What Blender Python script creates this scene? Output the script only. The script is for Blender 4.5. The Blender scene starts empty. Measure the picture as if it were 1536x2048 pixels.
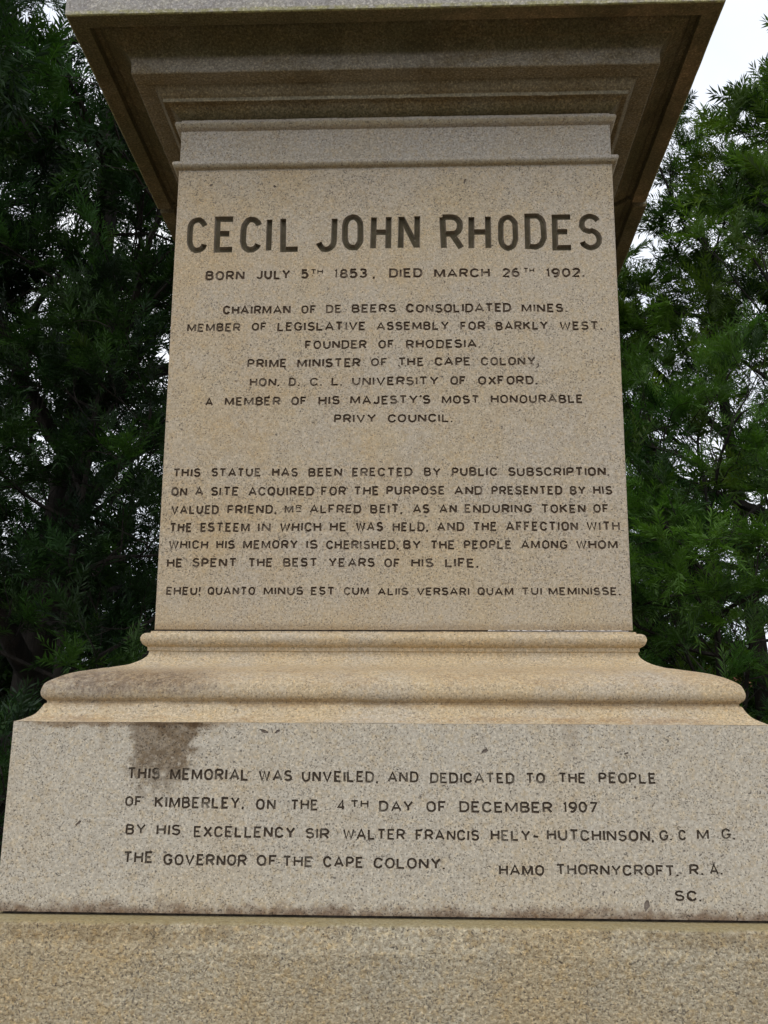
import bpy, bmesh, math, random
import numpy as np
from mathutils import Vector, Matrix
from mathutils.geometry import delaunay_2d_cdt
from mathutils import noise as mnoise

S = bpy.context.scene
COL = S.collection
R = math.radians

# ------------------------------------------------------------------ camera
Z0 = 1.95                                   # height of the shaft's foot above the ground
cam = bpy.data.cameras.new("camera")
cam.sensor_fit = 'VERTICAL'; cam.sensor_height = 36.0
cam.lens = 2000.0 / 2048.0 * 36.0
cam.clip_start = 0.05; cam.clip_end = 2000
cob = bpy.data.objects.new("camera", cam); COL.objects.link(cob)
PIT, YAW, ROL = 0.245030787, 0.0390384684, 0.00697362104
CAM = Vector((0.0768452344, -3.10130854, -0.321457783 + Z0))
_r = Vector((math.cos(YAW), math.sin(YAW), 0)); _f0 = Vector((-math.sin(YAW), math.cos(YAW), 0))
_f = _f0 * math.cos(PIT) + Vector((0, 0, math.sin(PIT)))
_u = -_f0 * math.sin(PIT) + Vector((0, 0, math.cos(PIT)))
_r2 = _r * math.cos(ROL) + _u * math.sin(ROL); _u2 = -_r * math.sin(ROL) + _u * math.cos(ROL)
cob.matrix_world = Matrix(((_r2.x, _u2.x, -_f.x, CAM.x), (_r2.y, _u2.y, -_f.y, CAM.y), (_r2.z, _u2.z, -_f.z, CAM.z), (0, 0, 0, 1)))
S.camera = cob

# ------------------------------------------------------------------ sky, sun, exposure
SUN_EL, SUN_AZ = R(58), R(195)              # azimuth clockwise from +Y: high, in front of the monument
w = bpy.data.worlds.new("World"); S.world = w; w.use_nodes = True
nt = w.node_tree; nt.nodes.clear()
out = nt.nodes.new("ShaderNodeOutputWorld"); bg = nt.nodes.new("ShaderNodeBackground")
sky = nt.nodes.new("ShaderNodeTexSky"); sky.sky_type = 'NISHITA'; sky.sun_disc = False
sky.sun_elevation = SUN_EL; sky.sun_rotation = SUN_AZ; sky.air_density = 1.0; sky.dust_density = 2.5
tc = nt.nodes.new("ShaderNodeTexCoord")
cl = nt.nodes.new("ShaderNodeTexNoise"); cl.inputs['Scale'].default_value = 2.2; cl.inputs['Detail'].default_value = 6
cr = nt.nodes.new("ShaderNodeValToRGB")     # an overcast layer, thick grey-white with slightly darker bellies
cr.color_ramp.elements[0].position = 0.3; cr.color_ramp.elements[0].color = (8.4, 9.3, 11.2, 1)
cr.color_ramp.elements[1].position = 0.7; cr.color_ramp.elements[1].color = (15.8, 16.0, 16.4, 1)
mx = nt.nodes.new("ShaderNodeMix"); mx.data_type = 'RGBA'; mx.inputs[0].default_value = 0.86
nt.links.new(tc.outputs['Generated'], cl.inputs['Vector']); nt.links.new(cl.outputs['Fac'], cr.inputs['Fac'])
nt.links.new(sky.outputs[0], mx.inputs[6]); nt.links.new(cr.outputs[0], mx.inputs[7])
nt.links.new(mx.outputs[2], bg.inputs['Color']); bg.inputs['Strength'].default_value = 0.1
nt.links.new(bg.outputs[0], out.inputs['Surface'])
sl = bpy.data.lights.new("sun", 'SUN'); sl.energy = 0.7; sl.angle = R(18); sl.color = (1, 0.96, 0.9)
so = bpy.data.objects.new("sun", sl); COL.objects.link(so)
sd = Vector((math.sin(SUN_AZ) * math.cos(SUN_EL), math.cos(SUN_AZ) * math.cos(SUN_EL), math.sin(SUN_EL)))
so.rotation_euler = sd.to_track_quat('Z', 'Y').to_euler(); so.location = (0, -6, 12)
S.view_settings.view_transform = 'Standard'; S.view_settings.look = 'None'
S.view_settings.exposure = -0.08; S.view_settings.gamma = 1.0
S.cycles.max_bounces = 8; S.cycles.diffuse_bounces = 4; S.cycles.transparent_max_bounces = 8

# ------------------------------------------------------------------ helpers
def tag(o, label=None, cat=None, group=None, kind=None):
    if label: o['label'] = label
    if cat: o['category'] = cat
    if group: o['group'] = group
    if kind: o['kind'] = kind
    return o

def empty(name, loc=(0, 0, 0)):
    o = bpy.data.objects.new(name, None); COL.objects.link(o); o.location = loc; o.empty_display_size = 0.3
    return o

def mesh_obj(name, verts, faces, mats, parent=None, mi=None, smooth=None):
    me = bpy.data.meshes.new(name); me.from_pydata([tuple(v) for v in verts], [], faces)
    for m in (mats if isinstance(mats, (list, tuple)) else [mats]): me.materials.append(m)
    if mi is not None: me.polygons.foreach_set('material_index', mi)
    me.update()
    if smooth is not None:
        me.polygons.foreach_set('use_smooth', [True] * len(me.polygons)); me.set_sharp_from_angle(angle=R(smooth))
    o = bpy.data.objects.new(name, me); COL.objects.link(o)
    if parent: o.parent = parent
    return o

# ------------------------------------------------------------------ node language
class NB:
    def __init__(s, name):
        s.m = bpy.data.materials.new(name); s.m.use_nodes = True; s.t = s.m.node_tree; s.t.nodes.clear()
        s.out = s.n("OutputMaterial"); s.tc = s.n("TexCoord"); s.co = s.tc.outputs['Object']
        sp = s.n("SeparateXYZ"); s.l(s.co, sp.inputs[0]); s.x, s.y, s.z = sp.outputs
    def n(s, k): return s.t.nodes.new("ShaderNode" + k)
    def l(s, a, b): s.t.links.new(a, b)
    def put(s, v, i):
        if isinstance(v, (int, float)): i.default_value = v
        elif isinstance(v, tuple): i.default_value = v if len(v) == 4 else v + (1,)
        else: s.l(v, i)
    def m_(s, op, a, b=0.0, c=None, clamp=False):
        n = s.n("Math"); n.operation = op; n.use_clamp = clamp; s.put(a, n.inputs[0]); s.put(b, n.inputs[1])
        if c is not None: s.put(c, n.inputs[2])
        return n.outputs[0]
    def add(s, a, b): return s.m_('ADD', a, b)
    def mul(s, a, b): return s.m_('MULTIPLY', a, b)
    def noise(s, sc, det=2.0, rough=0.5, off=(0, 0, 0), stretch=(1, 1, 1), dist=0.0):
        mp = s.n("Mapping"); s.l(s.co, mp.inputs[0]); mp.inputs['Location'].default_value = off; mp.inputs['Scale'].default_value = stretch
        n = s.n("TexNoise"); s.l(mp.outputs[0], n.inputs['Vector']); n.inputs['Scale'].default_value = sc
        n.inputs['Detail'].default_value = det; n.inputs['Roughness'].default_value = rough; n.inputs['Distortion'].default_value = dist
        return n.outputs['Fac']
    def voro(s, sc, off=(0, 0, 0)):
        mp = s.n("Mapping"); s.l(s.co, mp.inputs[0]); mp.inputs['Location'].default_value = off
        n = s.n("TexVoronoi"); s.l(mp.outputs[0], n.inputs['Vector']); n.inputs['Scale'].default_value = sc
        return n
    def step(s, v, a, b):
        n = s.n("MapRange"); n.interpolation_type = 'SMOOTHSTEP'; s.put(v, n.inputs[0]); s.put(a, n.inputs[1]); s.put(b, n.inputs[2])
        return n.outputs[0]
    def mix(s, f, a, b, mode='MIX'):
        n = s.n("Mix"); n.data_type = 'RGBA'; n.blend_type = mode; s.put(f, n.inputs[0]); s.put(a, n.inputs[6]); s.put(b, n.inputs[7])
        return n.outputs[2]
    def band(s, v, a, b, soft):                 # 1 between a and b
        return s.mul(s.step(v, a - soft, a + soft), s.m_('SUBTRACT', 1.0, s.step(v, b - soft, b + soft)))
    def bump(s, h, dist, strength=1.0):
        n = s.n("Bump"); n.inputs['Distance'].default_value = dist; n.inputs['Strength'].default_value = strength; s.l(h, n.inputs['Height'])
        return n.outputs[0]
    def principled(s, col, rough=0.8, normal=None, spec=0.3):
        n = s.n("BsdfPrincipled"); s.put(col, n.inputs['Base Color']); s.put(rough, n.inputs['Roughness'])
        n.inputs['Specular IOR Level'].default_value = spec
        if normal is not None: s.l(normal, n.inputs['Normal'])
        s.l(n.outputs[0], s.out.inputs['Surface'])
        return n

def granite(name, cool, warm, warmth=(0.42, 0.62), speck=1.0, bump=0.0012, off=(0, 0, 0), scale=1.0, stains=None, rough=0.82, grit=1.0):
    """dressed granite: feldspar ground with warm mottling, mica specks, pale crystals, then stains [(mask builder, colour)]"""
    b = NB(name)
    big = b.noise(3.2, 5, 0.6, off); big2 = b.noise(11, 4, 0.6, off)
    base = b.mix(b.step(b.add(b.mul(big, 0.65), b.mul(big2, 0.35)), warmth[0], warmth[1]), cool, warm)
    g1 = b.noise(150 * scale, 3.0, 0.65, off)
    base = b.mix(b.mul(b.step(g1, 0.36, 0.64), 0.55 * grit), base, b.mix(1.0, base, (0.56, 0.51, 0.45), 'MULTIPLY'))
    ye = b.step(b.noise(85 * scale, 2, 0.6, (8, 1, 3)), 0.5, 0.66)       # iron-stained feldspar grains
    base = b.mix(b.mul(ye, 0.4 * grit), base, b.mix(1.0, base, (1.06, 0.93, 0.70), 'MULTIPLY'))
    pale = b.step(b.noise(210 * scale, 1, 0.5, (3, 1, 7)), 0.55, 0.66)
    base = b.mix(b.mul(pale, 0.55 * grit), base, b.mix(1.0, base, (1.45, 1.42, 1.36), 'MULTIPLY'))
    dens = b.step(b.noise(24, 2, 0.5, (1, 5, 2)), 0.35, 0.7)
    sp = b.step(b.add(b.noise(270 * scale, 1.5, 0.5, (5, 2, 1)), b.mul(dens, 0.05)), 0.60, 0.69)
    base = b.mix(b.mul(sp, 0.66 * speck), base, (0.085, 0.072, 0.058))
    sp2 = b.step(b.noise(130 * scale, 1.0, 0.5, (9, 2, 4)), 0.71, 0.75)
    base = b.mix(b.mul(sp2, 0.7 * speck), base, (0.06, 0.052, 0.046))
    for f in (stains or []): base = f(b, base, g1)
    h = b.add(b.mul(g1, 0.7), b.mul(b.noise(40 * scale, 3, 0.6, off), 0.5))
    b.principled(base, rough, b.bump(h, bump))
    return b.m

# ------------------------------------------------------------------ stone materials
def st_shaft(b, base, g):
    # rust-warm weathering on the lower left and along the foot, dirt line in the bottom joint
    n = b.noise(7, 5, 0.65, (2, 2, 2))
    m = b.mul(b.step(b.add(b.mul(b.x, -0.25), b.mul(n, 1.0)), 0.45, 0.75), 0.35)
    base = b.mix(m, base, b.mix(1.0, base, (1.0, 0.87, 0.66), 'MULTIPLY'))
    ft = b.mul(b.m_('SUBTRACT', 1.0, b.step(b.add(b.m_('SUBTRACT', b.z, Z0), b.mul(n, 0.03)), 0.018, 0.04)), 0.55)
    return b.mix(ft, base, b.mix(1.0, base, (0.6, 0.5, 0.38), 'MULTIPLY'))
def st_base(b, base, g):
    n = b.noise(16, 6, 0.7, (4, 0, 1)); n2 = b.noise(60, 3, 0.6)
    zz = b.m_('SUBTRACT', b.z, Z0)
    nn = b.mul(b.m_('SUBTRACT', b.add(b.mul(n, 0.6), b.mul(n2, 0.6)), 0.6), 0.15)
    # the dark run of dirt below the moulding, narrowing downward
    dep = b.m_('SUBTRACT', -0.2385, zz)
    lo = b.add(b.add(-0.575, b.mul(dep, 0.10)), nn); hi = b.add(b.m_('SUBTRACT', -0.412, b.mul(dep, 0.34)), b.mul(nn, 1.3))
    run = b.mul(b.mul(b.step(b.m_('SUBTRACT', b.x, lo), -0.008, 0.016), b.m_('SUBTRACT', 1.0, b.step(b.m_('SUBTRACT', b.x, hi), -0.02, 0.02))),
                b.m_('SUBTRACT', 1.0, b.step(b.add(dep, b.mul(nn, 2.0)), 0.095, 0.185)))
    # dirt creeping along the top arris and along the bottom joint
    top = b.mul(b.m_('SUBTRACT', 1.0, b.step(b.m_('SUBTRACT', dep, b.mul(nn, 0.35)), 0.004, 0.016)),
                b.mul(b.band(b.add(b.x, nn), -0.8, -0.36, 0.05), 0.9))
    bot = b.mul(b.m_('SUBTRACT', 1.0, b.step(b.add(b.add(zz, 0.6376), b.mul(nn, 0.5)), -0.004, 0.030)), 0.9)
    base = b.mix(b.mul(run, b.add(0.72, b.mul(b.step(n2, .42, .6), 0.25))), base, b.mix(1.0, base, (0.33, 0.265, 0.20), 'MULTIPLY'))
    dr = b.mul(b.step(b.noise(13, 3, .6, (3, 0, 0), (1, 1, .06)), .58, .70), b.m_('SUBTRACT', 1.0, b.step(b.add(dep, b.mul(nn, .8)), 0.0, 0.14)))
    base = b.mix(b.mul(dr, 0.38), base, b.mix(1.0, base, (0.55, 0.46, 0.36), 'MULTIPLY'))
    base = b.mix(top, base, b.mix(1.0, base, (0.5, 0.41, 0.32), 'MULTIPLY'))
    return b.mix(bot, base, b.mix(1.0, base, (0.34, 0.25, 0.20), 'MULTIPLY'))
def st_mould(b, base, g):
    zz = b.m_('SUBTRACT', b.z, Z0); n = b.noise(14, 6, 0.7, (1, 1, 6), (0.5, 1, 1)); n2 = b.noise(70, 3, 0.6)
    nn = b.m_('SUBTRACT', b.add(b.mul(n, 0.7), b.mul(n2, 0.3)), 0.5)
    # grey-violet lichen dirt on the back of the wave, heaviest near the left corner
    ln = b.mul(b.band(b.add(zz, b.mul(nn, 0.05)), -0.150, -0.098, 0.013), b.mul(b.step(b.add(nn, b.mul(b.m_('ABSOLUTE', b.x), 0.1)), -0.12, 0.16), 0.45))
    lf = b.mul(b.band(b.add(zz, b.mul(nn, 0.05)), -0.172, -0.112, 0.014), b.band(b.add(b.x, b.mul(nn, 0.5)), -0.78, -0.42, 0.08))
    base = b.mix(ln, base, b.mix(1.0, base, (0.68, 0.58, 0.5), 'MULTIPLY'))
    base = b.mix(b.mul(lf, b.add(0.55, b.mul(b.step(n2, .4, .6), 0.4))), base, b.mix(1.0, base, (0.45, 0.42, 0.43), 'MULTIPLY'))
    gr = b.mul(b.band(b.add(zz, b.mul(nn, 0.02)), -0.201, -0.186, 0.006), b.mul(b.step(b.add(nn, 0.08), -0.05, 0.12), 0.5))
    base = b.mix(gr, base, b.mix(1.0, base, (0.5, 0.38, 0.22), 'MULTIPLY'))
    gl = b.mul(b.band(b.add(zz, b.mul(nn, 0.02)), -0.236, -0.221, 0.006), b.mul(b.step(nn, -0.03, 0.1), 0.55))
    return b.mix(gl, base, b.mix(1.0, base, (0.62, 0.48, 0.36), 'MULTIPLY'))
def st_shade_cornice(b, base, g):
    zz = b.m_('SUBTRACT', b.z, Z0); n = b.noise(9, 6, 0.65, (7, 1, 3), (0.5, 0.5, 1)); n2 = b.noise(45, 3, 0.6)
    nn = b.m_('SUBTRACT', b.add(b.mul(n, 0.75), b.mul(n2, 0.25)), 0.5)
    # green-black algae in the cove, fascia painted paler grey for the light it catches, iron-brown border with the brighter light at right painted in, yellow lichen on the drip edge
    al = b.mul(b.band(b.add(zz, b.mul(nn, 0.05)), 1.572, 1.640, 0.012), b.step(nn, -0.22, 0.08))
    bo = b.band(b.add(zz, b.mul(nn, 0.002)), 1.6025, 1.6045, 0.0008)
    base = b.mix(b.mul(bo, b.step(b.x, -.75, .9)), base, (0.30, 0.205, 0.105))
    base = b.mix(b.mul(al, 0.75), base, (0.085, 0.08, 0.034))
    ov = b.mul(b.band(zz, 1.5035, 1.531, 0.001), b.step(nn, -0.25, 0.1))
    base = b.mix(b.mul(ov, 0.6), base, (0.27, 0.235, 0.155))
    st = b.step(b.noise(6, 5, 0.65, (1, 1, 1), (1, 1, 0.15)), 0.5, 0.68)
    base = b.mix(b.mul(st, 0.45), base, b.mix(1.0, base, (0.5, 0.46, 0.38), 'MULTIPLY'))
    fa = b.mul(b.band(b.add(zz, b.mul(nn, 0.02)), 1.533, 1.575, 0.008), b.step(nn, -0.2, 0.1))
    base = b.mix(b.mul(fa, 0.7), base, (0.34, 0.315, 0.265))
    fi = b.mul(b.band(zz, 1.4925, 1.503, 0.001), 0.6)
    base = b.mix(fi, base, (0.34, 0.31, 0.22))
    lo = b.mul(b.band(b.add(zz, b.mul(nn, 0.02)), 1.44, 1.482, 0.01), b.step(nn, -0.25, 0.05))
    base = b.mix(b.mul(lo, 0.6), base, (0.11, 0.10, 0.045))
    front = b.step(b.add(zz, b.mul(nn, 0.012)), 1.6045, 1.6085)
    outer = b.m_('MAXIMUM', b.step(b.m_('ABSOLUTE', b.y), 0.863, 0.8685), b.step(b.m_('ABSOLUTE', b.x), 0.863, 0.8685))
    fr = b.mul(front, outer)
    base = b.mix(fr, base, b.mix(b.step(nn, -.1, .12), (0.46, 0.43, 0.37), (0.36, 0.335, 0.315)))  # outer faces painted pale against the shade-darkened underside
    li = b.mul(b.mul(b.band(b.add(zz, b.mul(nn, 0.02)), 1.600, 1.617, 0.004), outer), b.step(n2, .3, .6))
    base = b.mix(b.mul(li, 0.7), base, (0.36, 0.34, 0.13))
    base = b.mix(b.mul(b.step(g, 0.42, 0.62), 0.6), base, b.mix(1.0, base, (0.5, 0.48, 0.44), 'MULTIPLY'))
    cr = b.step(b.noise(190, 1, .5, (2, 3, 3)), .55, .66)
    return b.mix(b.mul(cr, 0.7), base, b.mix(1.0, base, (1.7, 1.68, 1.6), 'MULTIPLY'))
def st_neck(b, base, g):
    zz = b.m_('SUBTRACT', b.z, Z0); n = b.noise(30, 4, 0.6)
    a = b.mul(b.add(b.band(b.add(zz, b.mul(n, 0.006)), 1.303, 1.314, 0.004), b.band(b.add(zz, b.mul(n, 0.006)), 1.434, 1.446, 0.004)), 0.55)
    return b.mix(a, base, b.mix(1.0, base, (0.66, 0.60, 0.38), 'MULTIPLY'))
def st_plinth(b, base, g):
    zz = b.m_('SUBTRACT', b.z, Z0); n = b.noise(9, 6, 0.7, (3, 3, 0)); n2 = b.noise(70, 3, 0.6)
    nn = b.m_('SUBTRACT', b.add(b.mul(n, 0.7), b.mul(n2, 0.3)), 0.5)
    led = b.mul(b.step(b.add(zz, b.mul(nn, 0.02)), -0.653, -0.646), 0.6)
    base = b.mix(led, base, (0.27, 0.215, 0.085))
    sd_ = b.m_('MAXIMUM', b.step(b.m_('MULTIPLY', b.x, -1.0), 0.18, 0.45), b.step(b.x, 0.18, 0.5))
    ed = b.mul(b.mul(b.band(b.add(zz, b.mul(nn, 0.05)), -0.680, -0.649, 0.008), sd_), b.step(nn, -0.14, 0.08))
    base = b.mix(b.mul(ed, 0.45), base, b.mix(1.0, base, (0.48, 0.40, 0.26), 'MULTIPLY'))
    return base

M_shaft = granite("granite_shaft", (0.54, 0.470, 0.365), (0.55, 0.452, 0.305), (0.38, 0.66), stains=[st_shaft], speck=1.05, grit=.9)
M_neck = granite("granite_neck", (0.50, 0.455, 0.385), (0.50, 0.44, 0.345), stains=[st_neck], off=(5, 0, 0))
M_mould = granite("granite_moulding", (0.55, 0.475, 0.36), (0.58, 0.46, 0.29), (0.36, 0.58), speck=0.8, stains=[st_mould], off=(9, 3, 0))
M_base = granite("granite_base", (0.605, 0.55, 0.445), (0.605, 0.525, 0.39), (0.46, 0.7), stains=[st_base], off=(2, 8, 0), speck=1.0, grit=.95)
M_cornice = granite("granite_cornice", (0.245, 0.207, 0.130), (0.225, 0.170, 0.085), (0.38, 0.58), stains=[st_shade_cornice], off=(4, 4, 4))  # shade under the cornice is put into this dark base colour
M_plinth = granite("granite_plinth", (0.53, 0.47, 0.345), (0.54, 0.44, 0.275), (0.35, 0.62), speck=1.0, bump=0.011, scale=0.78, stains=[st_plinth], off=(1, 9, 3), grit=1.35)

def paint_mat(name, dark, worn, lo, hi, fade=0.9):
    """old black-brown filling in the cut letters, worn out in places"""
    b = NB(name); n = b.add(b.mul(b.noise(26, 2, 0.5, (3, 0, 3)), 0.75), b.mul(b.noise(150, 2, 0.6), 0.3))
    c = b.mix(b.mul(b.step(n, lo, hi), fade), dark, worn)
    c = b.mix(b.mul(b.step(b.noise(180, 1.5), 0.5, 0.7), 0.35), c, b.mix(1.0, c, (1.8, 1.7, 1.6), 'MULTIPLY'))
    b.principled(c, 0.9, b.bump(b.noise(140, 2), 0.001)); return b.m
M_paint = paint_mat("letter_filling", (0.115, 0.078, 0.050), (0.30, 0.245, 0.185), 0.53, 0.69)
M_paint2 = paint_mat("letter_filling_plinth", (0.115, 0.086, 0.060), (0.31, 0.275, 0.215), 0.54, 0.70)
M_big = paint_mat("letter_groove", (0.09, 0.074, 0.042), (0.13, 0.11, 0.072), 0.45, 0.7, 0.8)
M_bigwall = paint_mat("letter_wall", (0.20, 0.165, 0.115), (0.27, 0.23, 0.175), 0.45, 0.7, 0.8)
def joint_mat(name, c0, c1):
    b = NB(name); b.principled(b.mix(b.step(b.noise(60, 4, 0.6), 0.4, 0.6), c0, c1), 0.95, b.bump(b.noise(120, 3), 0.002)); return b.m
M_joint = joint_mat("dark_joint", (0.05, 0.042, 0.035), (0.11, 0.09, 0.07))
M_mortar = joint_mat("pale_mortar", (0.50, 0.46, 0.42), (0.72, 0.67, 0.62))

# ------------------------------------------------------------------ ringed stones (square on plan, mitred corners)
def ring_mesh(prof, cap_bottom=True, cap_top=True, nseg=1):
    """rings of the profile [(half width, z)]; each side is split along its length nseg times"""
    V, F = [], []
    n = 4 * nseg
    for (hw, z) in prof:
        cs = [(-hw, -hw), (hw, -hw), (hw, hw), (-hw, hw)]
        for k in range(4):
            a, c = cs[k], cs[(k + 1) % 4]
            for j in range(nseg):
                t = j / nseg
                V.append((a[0] + (c[0] - a[0]) * t, a[1] + (c[1] - a[1]) * t, z + Z0))
    for i in range(len(prof) - 1):
        for k in range(n):
            k2 = (k + 1) % n
            F.append((i * n + k, i * n + k2, (i + 1) * n + k2, (i + 1) * n + k))
    if cap_bottom: F.append(tuple(reversed(range(n))))
    if cap_top: F.append(tuple(range((len(prof) - 1) * n, len(prof) * n)))
    return V, F

def curve_pts(pts, sub=4):
    """Catmull-Rom through the measured profile points"""
    P = [Vector(p) for p in pts]; o = []
    for i in range(len(P) - 1):
        p0 = P[max(0, i - 1)]; p1 = P[i]; p2 = P[i + 1]; p3 = P[min(len(P) - 1, i + 2)]
        for k in range(sub):
            t = k / sub
            q = 0.5 * ((2 * p1) + (p2 - p0) * t + (2 * p0 - 5 * p1 + 4 * p2 - p3) * t * t + (3 * p1 - p0 - 3 * p2 + p3) * t ** 3)
            o.append((q.x, q.y))
    o.append(tuple(P[-1])); return o

def worn(V, amp=.0011):
    """hand-cut waviness and small nicks, coherent over the stone"""
    o = []
    for v in V:
        p = Vector(v); d = mnoise.noise_vector(p * 9) * amp * .7 + mnoise.noise_vector(p * 45) * amp * .55
        k = max(0, mnoise.noise(p * 30 + Vector((7, 3, 1))) - .42) * amp * 9          # nicks go inward only
        r = Vector((p.x, p.y, 0)); r = r.normalized() if r.length else r
        o.append(tuple(p + d - r * k))
    return o

MON = empty("memorial_pedestal")
tag(MON, "tall square granite memorial pedestal with carved inscriptions and an overhanging cornice", "monument")

# foot and step below the picture
V, F = ring_mesh([(1.45, -Z0 - 0.2), (1.45, -1.56), (1.44, -1.55), (0.0, -1.55)], True, False)
mesh_obj("step", V, F, M_plinth, MON)
rng = random.Random(11)
prof = [(0.9140, -1.55), (0.9140, -0.706), (0.9137, -0.7010), (0.9124, -0.6985), (0.9118, -0.654), (0.9095, -0.6495), (0.9050, -0.647), (0.895, -0.6445), (0.80, -0.6428)]
V, F = ring_mesh(prof, True, True, 60)
V = [(x + rng.gauss(0, .0006), y + rng.gauss(0, .0006), z + rng.gauss(0, .0008)) if -1.5 < z - Z0 < -0.645 else (x, y, z) for x, y, z in V]
mesh_obj("plinth", V, F, M_plinth, MON, smooth=35)
V, F = ring_mesh([(0.829, -0.646), (0.829, -0.634)])
mesh_obj("joint", V, F, M_joint, MON)

# base moulding: wave, groove and scotia
mp = [(.8417, -.2382), (.832, -.2352), (.8211, -.2295), (.810, -.2225), (.8033, -.2155), (.7965, -.2043), (.7925, -.1968)]
mp2 = [(.7885, -.1945), (.7878, -.1905), (.791, -.1872), (.7975, -.1812), (.8005, -.1715), (.799, -.1615), (.793, -.148), (.777, -.1358), (.755, -.1242), (.733, -.1163), (.70, -.1073),
       (.667, -.099), (.643, -.091), (.626, -.0818), (.6145, -.0722), (.609, -.0645), (.6075, -.0563)]
mp3 = [(.6108, -.0545), (.6112, -.0455), (.6135, -.0448)]
mp4 = [(.6135, -.0445), (.622, -.039), (.6268, -.0270), (.6235, -.0160), (.616, -.0110), (.609, -.0100)]
mp5 = [(.607, -.0100), (.606, -.0050), (.595, -.0045)]
prof = curve_pts(mp, 3) + curve_pts(mp2, 4) + mp3 + curve_pts(mp4, 4)[1:] + mp5
V, F = ring_mesh(prof, False, True, 110)
mesh_obj("base_moulding", worn(V), F, M_mould, MON, smooth=32)
V, F = ring_mesh([(0.597, -0.006), (0.597, 0.006)])
mesh_obj("joint", V, F, M_joint, MON)
# a broken bead of pale mortar left in the right half of that joint
V, F = [], []
xs = np.arange(0.24, 0.592, 0.004)
for i, x in enumerate(xs):
    h = max(0.0006, 0.0022 + rng.gauss(0, .0011) - (0.002 if (0.40 < x < 0.43 or x < 0.30 and rng.random() < .5) else 0))
    for (dy, dz) in ((0, -0.0052), (-0.0068, -0.0050), (-0.0066, -0.0050 + h), (0, -0.0050 + h)):
        V.append((x, -0.5965 + dy, Z0 + dz + 0.002))
for i in range(len(xs) - 1):
    for k in range(4): F.append((i * 4 + k, i * 4 + (k + 1) % 4, (i + 1) * 4 + (k + 1) % 4, (i + 1) * 4 + k))
F += [(3, 2, 1, 0), tuple((len(xs) - 1) * 4 + k for k in range(4))]
mesh_obj("mortar_bead", V, F, M_mortar, MON)

# neck with its two beads
nk = [(.6095, 1.2966), (.6098, 1.3005)] + curve_pts([(.6115, 1.3015), (.620, 1.3045), (.6252, 1.3125), (.6235, 1.3205), (.616, 1.3260), (.6095, 1.3268)], 4) + \
     [(.6079, 1.3285), (.6087, 1.4270)] + curve_pts([(.6105, 1.4275), (.620, 1.4315), (.6250, 1.4400), (.6235, 1.4480), (.617, 1.4545), (.612, 1.4560)], 4) + [(.610, 1.4570), (.6095, 1.4630), (.59, 1.4635)]
V, F = ring_mesh(nk, True, True, 90)
mesh_obj("neck_moulding", worn(V, .0008), F, M_neck, MON, smooth=32)

# cornice: two stones with a joint behind the middle
cp = [(.585, 1.4600)] + curve_pts([(.598, 1.4610), (.607, 1.4650), (.619, 1.4720), (.631, 1.4830), (.640, 1.4905), (.644, 1.4915)], 3) + [(.6545, 1.4920), (.6550, 1.4930), (.6550, 1.5020), (.6565, 1.5032)] + \
     curve_pts([(.6570, 1.5035), (.6635, 1.5075), (.671, 1.5155), (.6755, 1.5245), (.678, 1.5300)], 3) + [(.7262, 1.5302), (.7280, 1.5318), (.7285, 1.5640)] + \
     curve_pts([(.7290, 1.5650), (.7340, 1.5790), (.744, 1.5920), (.758, 1.6020), (.776, 1.6120), (.795, 1.6200), (.805, 1.6300)], 3) + [(.8195, 1.6320), (.8206, 1.6310), (.8212, 1.6048), (.8225, 1.6036),
     (.8680, 1.6036), (.8704, 1.6062), (.8704, 1.8000), (.8680, 1.8030), (.62, 1.84)]
JY = 0.10
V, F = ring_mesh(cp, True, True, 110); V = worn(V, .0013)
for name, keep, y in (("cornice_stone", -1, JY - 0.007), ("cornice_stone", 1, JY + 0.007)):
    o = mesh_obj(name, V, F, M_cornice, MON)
    bm = bmesh.new(); bm.from_mesh(o.data)
    r = bmesh.ops.bisect_plane(bm, geom=bm.verts[:] + bm.edges[:] + bm.faces[:], plane_co=(0, y, 0), plane_no=(0, 1, 0), clear_outer=(keep < 0), clear_inner=(keep > 0))
    bmesh.ops.holes_fill(bm, edges=[e for e in bm.edges if e.is_boundary], sides=0)
    bmesh.ops.recalc_face_normals(bm, faces=bm.faces)
    if keep > 0:                                   # the rear stone sits a touch off the front one
        bmesh.ops.translate(bm, verts=bm.verts, vec=(0.006, 0, -0.007))
    bm.to_mesh(o.data); bm.free()
    o.data.polygons.foreach_set('use_smooth', [True] * len(o.data.polygons)); o.data.set_sharp_from_angle(angle=R(32))
V, F = ring_mesh([(0.56, 1.45), (0.56, 1.5), (0.80, 1.63), (0.84, 1.79)])
mesh_obj("core", V, F, M_joint, MON)

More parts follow.
